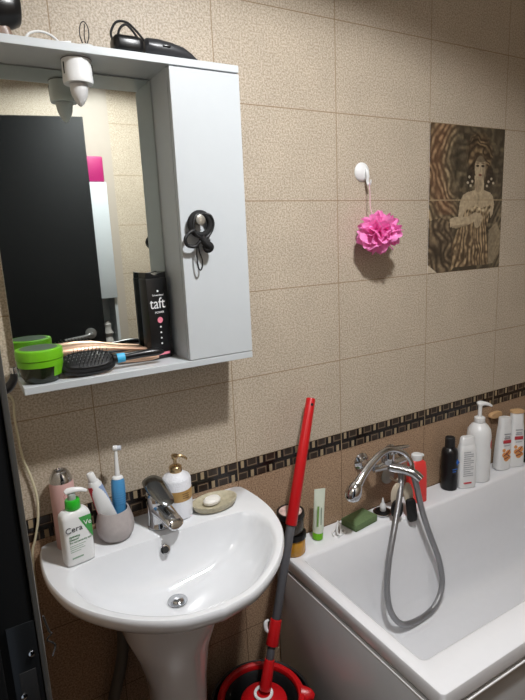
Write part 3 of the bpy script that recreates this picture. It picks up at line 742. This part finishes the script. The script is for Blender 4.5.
# ------------------------------------------------------------------ bath mixer with hand shower
o = thing('bath_mixer', 'chrome wall mounted bath mixer with white grey hose connection', 'faucet', (0, 0, 0))
o['label'] = 'chrome bath mixer tap mounted on the brown tiles over the bathtub'
ZM = .775
for x_ in (.478, .610):
    b = loft([(0, .031), (.004, .031), (.012, .024), (.018, .016)], 32)
    e = obj('escutcheon', b, chrome, o, loc=(x_, -.001, ZM+.003), rot=(PI/2, 0, 0))
b = BM()
for x_ in (.478, .610): tube([(x_, -.018, ZM+.003), (x_, -.045, ZM+.002), (x_+(.006 if x_ < .5 else -.006), -.064, ZM)], [.0145, .0145, .0145], 16, b)
tube([(.476, -.066, ZM), (.495, -.070, ZM-.001), (.535, -.072, ZM+.001), (.585, -.070, ZM), (.612, -.066, ZM)], [.0145, .0130, .0185, .0135, .0145], 24, b)
cyl(b, (.535, -.072, ZM+.008), (.535, -.072, ZM+.050), .0245, .0215, 28, .003)
obj('mixer_body', b, chrome, o)
b = BM(); tube([(.535, -.085, ZM-.002), (.560, -.120, ZM-.006), (.578, -.150, ZM-.014), (.588, -.172, ZM-.030)], [.018, .0165, .0155, .0145], 20, b); obj('spout', b, chrome, o)
b = BM(); L_ = []
for s_, hw_, th in ((0, .010, .006), (.02, .018, .007), (.05, .016, .005), (.09, .012, .004), (.105, .007, .003)):
    c_ = Vector((.522+s_*.80, -.072-s_*.25, ZM+.058+s_*.02)); L_.append([c_+Vector((0.25*hw_*math.cos(t), hw_*math.cos(t), th*math.sin(t))) for t in [2*PI*i/20 for i in range(20)]])
obj('lever', rings(b, L_), chrome, o)
b = BM()
for dx in (-.012, .012): tube([(.545+dx*.5, -.082, ZM+.040), (.543+dx, -.095, ZM+.048), (.543+dx, -.100, ZM+.062)], .004, 10, b)
obj('cradle', b, chrome, o)
# hand shower
hp = [at(413, 473, -.150), at(411, 462, -.142), at(404, 453, -.132), at(393, 449.5, -.122), at(382, 453, -.120), at(371, 464, -.122), at(363, 475, -.128), at(357, 485, -.132)]
o = thing('hand_shower', 'chrome hand shower resting in the bath mixer cradle', 'hand shower', (0, 0, 0))
obj('handle', tube(hp, [.0075, .0080, .0085, .0095, .0105, .0120, .0135, .0170], 20), chrome, o)
b = tube([at(357.5, 484, -.132), at(355, 489, -.133), at(353, 494, -.133), at(352, 498, -.132), at(351.6, 500, -.131)], [.0175, .0240, .0265, .0235, .014], 24)
obj('shower_head', b, chrome, o)
# hose
hs = [at(413, 473, -.150), at(417, 488, -.152), at(422, 510, -.152), at(430, 535, -.155), at(439, 560, -.160), at(442, 585, -.165), at(434, 607, -.172), at(418, 620, -.180), at(402, 624, -.185), at(391, 612, -.182), at(387, 590, -.175), at(389, 560, -.165), at(394, 530, -.150), at(399, 500, -.125), at(401, 480, -.105), at(400, 470, -.090)]
hm = mat('hose_steel', (150, 150, 152), .33, .85)
nt = hm.node_tree; b_ = nt.nodes['Principled BSDF']; wv = nt.nodes.new('ShaderNodeTexWave'); wv.wave_type = 'BANDS'; wv.bands_direction = 'Z'; wv.inputs['Scale'].default_value = 90
tc_ = nt.nodes.new('ShaderNodeTexCoord'); nt.links.new(tc_.outputs['Object'], wv.inputs['Vector']); bp_ = nt.nodes.new('ShaderNodeBump'); bp_.inputs['Strength'].default_value = .5; bp_.inputs['Distance'].default_value = .001
nt.links.new(wv.outputs['Fac'], bp_.inputs['Height']); nt.links.new(bp_.outputs[0], b_.inputs['Normal'])
o = obj('shower_hose', tube(hs, .0102, 14), hm); tag(o, 'grey metal shower hose hanging in a long loop into the bathtub', 'hose')

# suction holder with two black headed brushes behind the hose
cr = mat('cream_plastic', (196, 184, 164), .45)
o = thing('suction_holder', 'round pale suction holder stuck to the tiles under the bath mixer', 'holder', (.602, 0, .690))
b = loft([(.001, .030), (.006, .029), (.012, .022), (.015, .012)], 32); obj('suction_cup', b, mat('clear_grey_plastic', (176, 176, 170), .2), o, rot=(PI/2, 0, 0))
b = tube([(0, -.012, 0), (0, -.03, -.004), (0, -.045, -.002), (0, -.052, .006)], .004, 10); obj('hook', b, cr, o)
def bath_brush(label, c, rx, ry, tilt, p):
    o = thing('bath_brush', label, 'brush', c, 0, 'black headed brushes under the mixer'); o.rotation_euler = (0, tilt, math.radians(-20))
    obj('head', loft([(-.006, rx*.9, ry*.9, p), (-.004, rx, ry, p), (.004, rx, ry, p), (.006, rx*.94, ry*.94, p)], 40), black_r, o, rot=(PI/2, 0, 0))
    b = BM(); L_ = []
    for z_, w_, t_ in ((ry*.6, rx*.8, .003), (ry*.95, rx*.95, .004), (ry+.025, rx*1.0, .005), (ry+.045, rx*.7, .005), (ry+.055, rx*.3, .003)):
        L_.append([Vector((w_*math.cos(t), .0115+t_*math.sin(t), z_)) for t in [2*PI*i/20 for i in range(20)]])
    obj('handle', rings(b, L_), cr, o)
bath_brush('oval black brush head hanging behind the hose under the bath mixer', at(397, 509, -.118), .021, .033, math.radians(4), 2.2)
bath_brush('oblong black brush with cream handle hanging right of the hose', at(411.5, 510, -.124), .0175, .043, math.radians(-7), 5)

# ------------------------------------------------------------------ things on the bath ledge
ZB = ZR+.0008
# stacked jars
def jar(label, loc, bodycol, r, h, name, top=None):
    o = thing('cosmetic_jar', label, 'jar', loc, 0)
    obj('jar_body', loft([(0, r*.90), (.003, r*.95), (h*.85, r*.97), (h, r*.94)], 40), bodycol, o)
    l = obj('lid', loft([(h+.0002, r*.98), (h+.001, r*1.04), (h+.014, r*1.04), (h+.017, r*1.0), (h+.0172, r*.90), (h+.0155, r*.87)], 40), black_p, o)
    if top: obj('lid_label', loft([(h+.0157, r*.85), (h+.0165, r*.84)], 40), top, l)
    return o
jx, jy = .147, -.062
jar('lower jar with yellow contents and black lid, under the dark jar', (jx, jy, ZB), mat('amber_gel', (196, 140, 34), .25), .041, .052, 'a')
jar('upper jar with dark contents and pink printed lid, stacked on the yellow jar', (jx-.003, jy+.003, ZB+.0705), mat('dark_brown_gel', (54, 42, 30), .2), .042, .050, 'b', mat('lid_label_pink', (206, 180, 172), .5, noise=.5, nscale=60))
# tube
o = thing('cream_tube', 'white tube with lime cap standing on the bath ledge', 'tube', (.252, -.048, ZB), math.radians(-14)); o.rotation_euler.y = math.radians(4)
obj('cap', loft([(.001, .0155), (.003, .0175), (.022, .0175), (.024, .0165)], 32), green_l, o)
obj('tube_body', loft([(.0242, .0168), (.035, .0185), (.07, .0180, .014), (.12, .0185, .007), (.160, .0190, .0016), (.172, .0190, .0012)], 40), mat('tube_white', (214, 222, 206), .35), o)
b = BM(); box(b, -.012, -.006, -.0165, -.0155, .05, .12); obj('print', b, mat('print_leaf_green', (120, 160, 80), .5), o, smooth=False)
b = BM(); box(b, .001, .004, -.0165, -.0155, .055, .115); obj('faint_print', b, mat('print_green2', (140, 156, 138), .5), o, smooth=False)
# white clip-like strap
o = obj('cable_tie', tube([(-.028, -.008, .002), (-.018, .012, .003), (.002, .016, .006), (.020, .006, .005), (.018, -.010, .003), (-.004, -.014, .003), (-.016, -.010, .012), (-.004, .002, .034), (.000, .006, .040), (.004, -.002, .028), (-.006, -.016, .004), (-.018, -.020, .003)], .0027, 8), white_p, loc=(.328, -.064, ZB)); tag(o, 'thin white plastic strap twisted on the bath ledge left of the green sponge', 'strap')
# sponge
o = obj('bath_sponge', box(BM(), -.054, .054, -.034, .034, 0, .024, .003, 2), mat('olive_sponge', (98, 120, 80), .85, noise=.25, nscale=120, bump=.8, bscale=300), loc=(.424, -.053, ZB), rot=(0, 0, math.radians(8)))
tag(o, 'dark green rectangular sponge on the bath ledge', 'sponge')
# plug dish + dropper
o = thing('small_dish', 'round black and chrome dish on the bath ledge below the mixer', 'dish', (.532, -.050, ZB))
obj('rim', loft([(0, .030), (.003, .033), (.007, .033), (.008, .030), (.006, .0275)], 36), chrome, o)
obj('dish_inside', loft([(.0062, .0272), (.0092, .0265)], 36), black_p, o)
o = thing('dropper_bottle', 'tiny white bottle with pointed tip standing on the black dish', 'bottle', (.534, -.050, ZB+.0096))
obj('bottle_body', loft([(0, .009), (.002, .0105), (.022, .0105), (.028, .007)], 24), white_p, o); obj('tip', loft([(.0282, .0055), (.036, .0045), (.046, .0025), (.050, .001)], 16), white_p, o)

# red bottle
o = thing('red_bottle', 'flat coral red bottle with white flip cap behind the shower hose', 'bottle', (.694, -.052, ZB), math.radians(-18))
obj('bottle_body', loft([(0, .034, .018, 3.5), (.003, .037, .021, 3.5), (.12, .036, .021, 3.2), (.150, .032, .020, 3), (.160, .020, .015, 2.4)], 44), mat('coral_red', (222, 62, 58), .35), o)
cp = obj('cap', loft([(.1602, .019, .016), (.163, .020, .017), (.180, .020, .017), (.183, .016, .014)], 32), white_p, o)
b = BM(); box(b, .008, .026, -.008, .008, .172, .180, .002); obj('cap_lip', b, white_p, cp)
# black bottle
o = thing('black_bottle', 'tall black bottle with blue emblem on the bath ledge', 'bottle', (.868, -.052, ZB), math.radians(-15))
obj('bottle_body', loft([(0, .027), (.003, .030), (.145, .030), (.158, .027), (.166, .018)], 40), black_p, o)
obj('cap', loft([(.1662, .0175), (.169, .0185), (.203, .0180), (.206, .015)], 32), black_m, o)
bl2 = mat('print_blue', (50, 105, 190), .4)
b = BM(); loft_r = [(.009, .0), (.003, .003), (.0, .011), (-.003, .003), (-.009, 0), (-.003, -.003), (0, -.011), (.003, -.003)]
prism(b, [(x_*1.2+.014, z_*1.2+.112) for x_, z_ in loft_r], -.0285, -.0262); cyl(b, (.014, -.0262, .112), (.014, -.0278, .112), .008); obj('blue_star_emblem', b, bl2, o, smooth=False)
b = BM()
for z_, w_ in ((.085, .02), (.076, .014)): box(b, -.006, -.006+w_, -.0304, -.028, z_, z_+.003)
obj('print_lines', b, bl2, o, smooth=False)
# flat white bottle
o = thing('white_flat_bottle', 'white flat bottle with grey print between black bottle and pump bottle', 'bottle', (.928, -.080, ZB), math.radians(-20))
obj('bottle_body', loft([(0, .032, .017, 4), (.003, .035, .0195, 4), (.15, .034, .019, 4), (.168, .031, .017, 3.5), (.172, .030, .015, 3)], 44), white_p, o)
obj('cap', loft([(.1722, .030, .0155, 3), (.198, .026, .014, 3), (.202, .022, .012, 3)], 36), white_p, o)
lg = mat('print_softgrey', (150, 152, 158), .5)
b = BM()
for i in range(12): box(b, -.022, -.022+(.040 if i % 3 else .028), -.0205, -.0185, .145-i*.0085, .147-i*.0085)
obj('fine_print', b, lg, o, smooth=False)
b = BM(); box(b, -.020, .012, -.0206, -.0185, .020, .026); obj('red_print', b, mat('print_red2', (190, 60, 70), .5), o, smooth=False)
# big pump bottle
o = thing('pump_bottle', 'large white pump bottle, tallest on the bath ledge', 'bottle', (1.022, -.060, ZB), math.radians(-25))
obj('bottle_body', loft([(0, .042), (.004, .0455), (.180, .0455), (.205, .042), (.222, .031), (.232, .020)], 48), white_p, o)
obj('collar', loft([(.2322, .019), (.236, .021), (.252, .020), (.256, .014)], 32), white_p, o)
b = BM(); cyl(b, (0, 0, .2562), (0, 0, .300), .0075); tube([(-.010, 0, .304), (.0, 0, .307), (.018, 0, .306), (.035, 0, .301), (.047, 0, .294)], [.009, .0115, .008, .0065, .005], 14, b, flat=.7)
obj('pump', b, white_p, o)
b = BM(); vv = []
for z_ in (.125, .130, .145, .160, .165):
    vv.append(z_)
n_ = 20; ctr = None; pts = []
for i in range(n_):
    a = 2*PI*i/n_; th = math.radians(-32)+.38*math.cos(a); pts.append(Vector((.0462*math.cos(th), .0462*math.sin(th), .150+.021*math.sin(a))))
f_ = [b.verts.new(p) for p in pts]; cc = b.verts.new((.0466*math.cos(math.radians(-32)), .0466*math.sin(math.radians(-32)), .150))
for i in range(n_): b.faces.new((f_[i], f_[(i+1) % n_], cc))
obj('red_sticker', b, mat('sticker_red', (205, 80, 80), .5), o)
# shampoo bottles
tan = mat('tan_cap', (206, 168, 124), .45)
def shampoo(label, loc, rz, tilt, h):
    o = thing('shampoo_bottle', label, 'bottle', loc, rz, 'white shampoo bottles at the right end of the ledge'); o.rotation_euler.y = tilt
    obj('bottle_body', loft([(.0005, .030, .018, 3.5), (.004, .034, .021, 3.5), (h*.4, .0335, .021, 3.2), (h*.72, .029, .019, 3), (h*.80, .0265, .018, 3)], 44), white_p, o)
    obj('cap', loft([(h*.80+.0003, .0260, .0178, 3), (h*.97, .0245, .017, 3), (h*.985, .023, .016, 3)], 36), white_p, o)
    b = BM(); box(b, -.018, .018, -.0228, -.0195, h*.52, h*.52+.013, .0004, 1); obj('red_band', b, mat('print_crimson', (176, 46, 56), .5), o, smooth=False)
    b = BM()
    for z_, w_ in ((h*.69, .030), (h*.64, .024), (h*.61, .028), (h*.47, .026)): box(b, -w_/2, w_/2, -.0222, -.0185, z_, z_+.0024)
    obj('fine_print', b, lg, o, smooth=False)
    b = BM()
    for (px, pz, r_) in ((-.008, .27, .011), (.009, .31, .012), (.002, .20, .012), (-.012, .36, .007), (.014, .22, .008)):
        cyl(b, (px, -.0195, h*pz+.006), (px, -.0226, h*pz+.006), r_, n=18)
    e = obj('orange_print', b, mat('print_orange', (216, 148, 84), .5), o, smooth=False)
    b = BM()
    for (px, pz, a_) in ((-.006, .28, .6), (.008, .26, -.6), (.0, .21, .3), (.010, .33, .9)):
        c_, s_ = math.cos(a_)*.010, math.sin(a_)*.010; tube([(px-c_, -.0229, h*pz+.006-s_), (px+c_, -.0229, h*pz+.006+s_)], .0018, 6, b, smooth=False)
    obj('brown_print', b, mat('print_brown', (120, 52, 36), .5), e, smooth=False)
    return o
shampoo('left shampoo bottle with red band and orange print, leaning slightly', (1.172, -.058, ZB), math.radians(-12), math.radians(2), .222)
o2 = shampoo('right shampoo bottle with red band and tan top', (1.240, -.070, ZB), math.radians(-22), 0, .232)
obj('tan_disc', loft([(.2287, .024, .0165, 3), (.230, .0268, .019, 3), (.238, .0268, .019, 3)], 36), tan, o2)
# wooden-topped thing behind the left one
o = thing('wooden_nail_brush', 'small tan wooden brush stuck on the tiles behind the left shampoo bottle', 'brush', (1.185, -.002, .800))
obj('brush_back', loft([(0, .034, .012, 2.6), (.003, .036, .014, 2.6), (.014, .036, .014, 2.6), (.017, .033, .012, 2.6)], 36), tan, o, rot=(PI/2, 0, 0))
b = BM(); box(b, -.026, .026, -.006, -.0, -.022, -.012, .002); obj('bristles', b, mat('tan_bristles', (150, 120, 90), .8), o, loc=(0, -.004, 0))
# dark jar at frame edge
o = thing('dark_jar', 'dark green jar with grey lid at the right picture edge', 'jar', (1.326, -.066, ZB))
obj('jar_body', loft([(0, .034), (.004, .038), (.085, .038), (.095, .034)], 40), mat('dark_bottle', (22, 26, 26), .25), o)
obj('lid', loft([(.0952, .035), (.097, .037), (.118, .037), (.121, .034)], 40), mat('dark_lid', (50, 56, 54), .3), o)

# ------------------------------------------------------------------ hook and bath puff
hk = thing('suction_hook', 'round white suction hook on the tiled wall above the pink puff', 'hook', (.489, 0, 1.735))
obj('suction_disc', loft([(.001, .029), (.004, .028), (.009, .022), (.013, .012), (.014, .006)], 36), white_p, hk, rot=(PI/2, 0, 0))
b = BM(); tube([(.006, -.013, .008), (.009, -.018, -.01), (.010, -.016, -.030), (.010, -.022, -.040), (.009, -.030, -.036), (.008, -.033, -.026)], [.005, .0055, .0045, .004, .0035, .003], 12, b); obj('hook_arm', b, white_p, hk)
PC = Vector((.505, -.062, 1.550))
pf = thing('bath_puff', 'bright pink mesh bath puff hanging from the white hook', 'bath puff', PC)
pm = mat('pink_mesh', (254, 158, 220), .55)
pbn = pm.node_tree; bsdf = pbn.nodes['Principled BSDF']
tr = pbn.nodes.new('ShaderNodeBsdfTranslucent'); tr.inputs[0].default_value = lin((255, 150, 215)); mx_ = pbn.nodes.new('ShaderNodeMixShader'); mx_.inputs[0].default_value = .35
pbn.links.new(bsdf.outputs[0], mx_.inputs[1]); pbn.links.new(tr.outputs[0], mx_.inputs[2]); pbn.links.new(mx_.outputs[0], pbn.nodes['Material Output'].inputs[0])
b = BM()
for i in range(26):
    zf = 1-2*(i+.5)/26; a = i*2.39996; rr_ = math.sqrt(1-zf*zf)
    d = Vector((rr_*math.cos(a), rr_*math.sin(a), zf)); q = d.to_track_quat('Z', 'Y')
    R0 = random.uniform(.040, .054); base = d*random.uniform(.004, .014); nf = random.choice((2, 3, 4)); ph = random.random()*6
    prev = None; ctr = b.verts.new(base)
    for k in range(1, 6):
        s = k/5; ring = []
        for j in range(30):
            t = 2*PI*j/30; wob = math.sin(nf*t+ph)*.015*s*s+math.sin(7*t+ph*2)*.0035*s
            p = Vector((R0*s*math.cos(t)*.8, R0*s*math.sin(t)*.8, .042*s**.9+wob)); ring.append(b.verts.new(base+q @ p))
        if prev is None:
            for j in range(30): b.faces.new((ctr, ring[j], ring[(j+1) % 30]))
        else:
            for j in range(30): b.faces.new((prev[j], ring[j], ring[(j+1) % 30], prev[(j+1) % 30]))
        prev = ring
for v in b.verts:
    v.co.y = max(v.co.y*.85, -.055) if v.co.y < 0 else min(v.co.y*.8, .058)
    v.co.x *= 1.02; v.co.z *= .90
obj('mesh_ruffles', b, pm, pf)
obj('cord', tube([(-.013, .030, .150), (-.010, .030, .110), (-.012, .026, .075), (-.008, .010, .03)], .0016, 8), mat('pale_pink_cord', (214, 176, 186), .7), pf)

# ------------------------------------------------------------------ mop and bucket
BC = Vector((-.066, -.200, 0))
bk = thing('mop_bucket', 'black mop bucket with red spin basket between basin and bathtub', 'bucket', BC)
obj('bucket_body', loft([(.001, .108), (.006, .112), (.24, .136), (.262, .145), (.268, .145), (.266, .138), (.24, .131), (.02, .10)], 56), black_p, bk)
b = loft([(.262, .1270), (.276, .1255), (.284, .121), (.286, .114), (.283, .107), (.276, .104), (.268, .105), (.262, .1065)], 64, cap0=False, cap1=False)
obj('red_rim', b, red_p, bk)
obj('spin_basket', loft([(.27, .1042), (.262, .102), (.200, .095), (.195, .090), (.195, .087), (.20, .086), (.262, .098), (.27, .1035)], 64, cap0=False, cap1=False), black_m, bk)
b = BM(); tube([(.10, -.055, .276), (.118, -.068, .276), (.128, -.076, .270)], [.024, .016, .008], 14, b, flat=.5); obj('spout', b, red_p, bk)
mb_ = Vector((-.061, -.205, .275)); mt = at(311, 398, -.035)
mp = thing('spin_mop', 'red and grey spin mop leaning on the wall, head in the bucket', 'mop', mb_)
dirm = mt-mb_; Lm = dirm.length; dq = dirm.normalized().to_track_quat('Z', 'Y').to_euler()
def seg(name, a, c, r0, r1, m_, n=20, bev=0.002, par=None):
    b = BM(); cyl(b, (0, 0, a), (0, 0, c), r0, r1, n, bev); return obj(name, b, m_, par or mp, rot=dq)
print('mop length', Lm)
def fr_at(px, py):   # distance along the pole for a photo point
    best = min(range(0, 1000), key=lambda i: abs((lambda P_: 350-FPX*((P_-CAM).dot(UP))/((P_-CAM).dot(fw)))(mb_+dirm*(i/1000))-py)); return best/1000*Lm
a1, a2, a3, a4 = fr_at(0, 659), fr_at(0, 645), fr_at(0, 619), fr_at(0, 521)
seg('lower_socket', .02, a1, .017, .0145, red_p); seg('lower_pole', a1+.0002, a2+.01, .0115, .0115, dgrey_p)
ls_ = seg('lock_sleeve', a2, a3, .0185, .0165, red_p)
seg('middle_pole', a3+.0002, a4, .0130, .0130, dgrey_p); 
gp = seg('grip', a4-.012, Lm, .0175, .0145, red_p, bev=.004)
qi = dirm.normalized().to_track_quat('Z', 'Y').inverted(); lf = qi @ (-RT); af = qi @ (-fw+RT*.35)
af = Vector((af.x, af.y, 0)).normalized(); lf = Vector((lf.x, lf.y, 0)).normalized()
b = BM(); cyl(b, af*.012+Vector((0, 0, Lm-.020)), af*.0152+Vector((0, 0, Lm-.020)), .0045, n=16); obj('hanging_hole', b, black_m, mp, rot=dq)
b = BM(); tube([lf*.016+Vector((0, 0, (a2+a3)/2-.004)), lf*.024+Vector((0, 0, (a2+a3)/2+.004)), lf*.028+Vector((0, 0, (a2+a3)/2+.020)), lf*.021+Vector((0, 0, (a2+a3)/2+.030))], [.004, .006, .006, .003], 10, b); obj('lock_lever', b, white_p, ls_)
obj('mop_disc', loft([(-.020, .050), (-.018, .064), (-.008, .066), (-.002, .059), (.008, .034), (.012, .026)], 48), red_p, mp)
b = BM(); torus(b, .0235, .0045, 32, 8, (0, 0, .016), flat=.8); obj('white_ring', b, white_p, mp)
b = BM()
for i in range(70):
    a = 2*PI*i/70+random.uniform(-.03, .03); r1_ = .056; r2_ = random.uniform(.056, .066); dz = random.uniform(.045, .075)
    tube([(r1_*.6*math.cos(a), r1_*.6*math.sin(a), -.022), (r1_*math.cos(a), r1_*math.sin(a), -.026), (r2_*math.cos(a), r2_*math.sin(a), -.04), (r2_*.95*math.cos(a+.05), r2_*.95*math.sin(a+.05), -.03-dz)], .0028, 6, b, k=3)
ob = obj('mop_strands', b, mat('mop_white', (190, 188, 182), .9), mp); ob['kind'] = 'stuff'

# ------------------------------------------------------------------ left wall: hook and cords
wh = thing('wall_hook', 'small black hook with chrome tip beside the door frame', 'hook', (XL, -.36, 1.33))
b = BM(); box(b, .0005, .006, -.01, .01, -.012, .014, .002); obj('hook_plate', b, black_p, wh)
b = tube([(.006, 0, -.006), (.016, 0, -.014), (.030, 0, -.011), (.040, 0, .002), (.042, 0, .014)], [.006, .008, .008, .007, .005], 12); obj('hook_arm', b, black_p, wh)
b = BM(); cyl(b, (.042, 0, .0125), (.0425, 0, .0225), .0055, bev=.001); obj('chrome_tip', b, chrome, wh)
cb = [at(12, 398, -.012), at(15, 420, -.012), at(22, 455, -.012), at(32, 480, -.012), at(37.5, 500, -.014), at(38, 520, -.016), at(35, 540, -.014), at(32.5, 555, -.012)]
cb = [Vector((max(p.x, XL+.004), p.y, p.z)) for p in cb]
cb = [Vector((XL+.03, -.36, 1.322)), Vector((XL+.02, -.2, 1.28)), ]+cb+[Vector((-.583, -.012, .70)), Vector((-.590, -.010, .45)), Vector((-.592, -.010, .05))]
o = obj('power_cord', tube(cb, .0030, 8), mat('cream_cord', (208, 200, 170), .5)); tag(o, 'cream power cord hanging down the wall at the left of the basin', 'cord')
o = obj('cord_end', tube([(XL+.016, -.62, 1.06), (XL+.022, -.60, 1.02), (XL+.026, -.58, 1.00), (XL+.020, -.57, .985), (XL+.030, -.56, .965), (XL+.024, -.57, .955)], .0014, 8), black_m); tag(o, 'short curly black string beside the door frame below the basin', 'string')
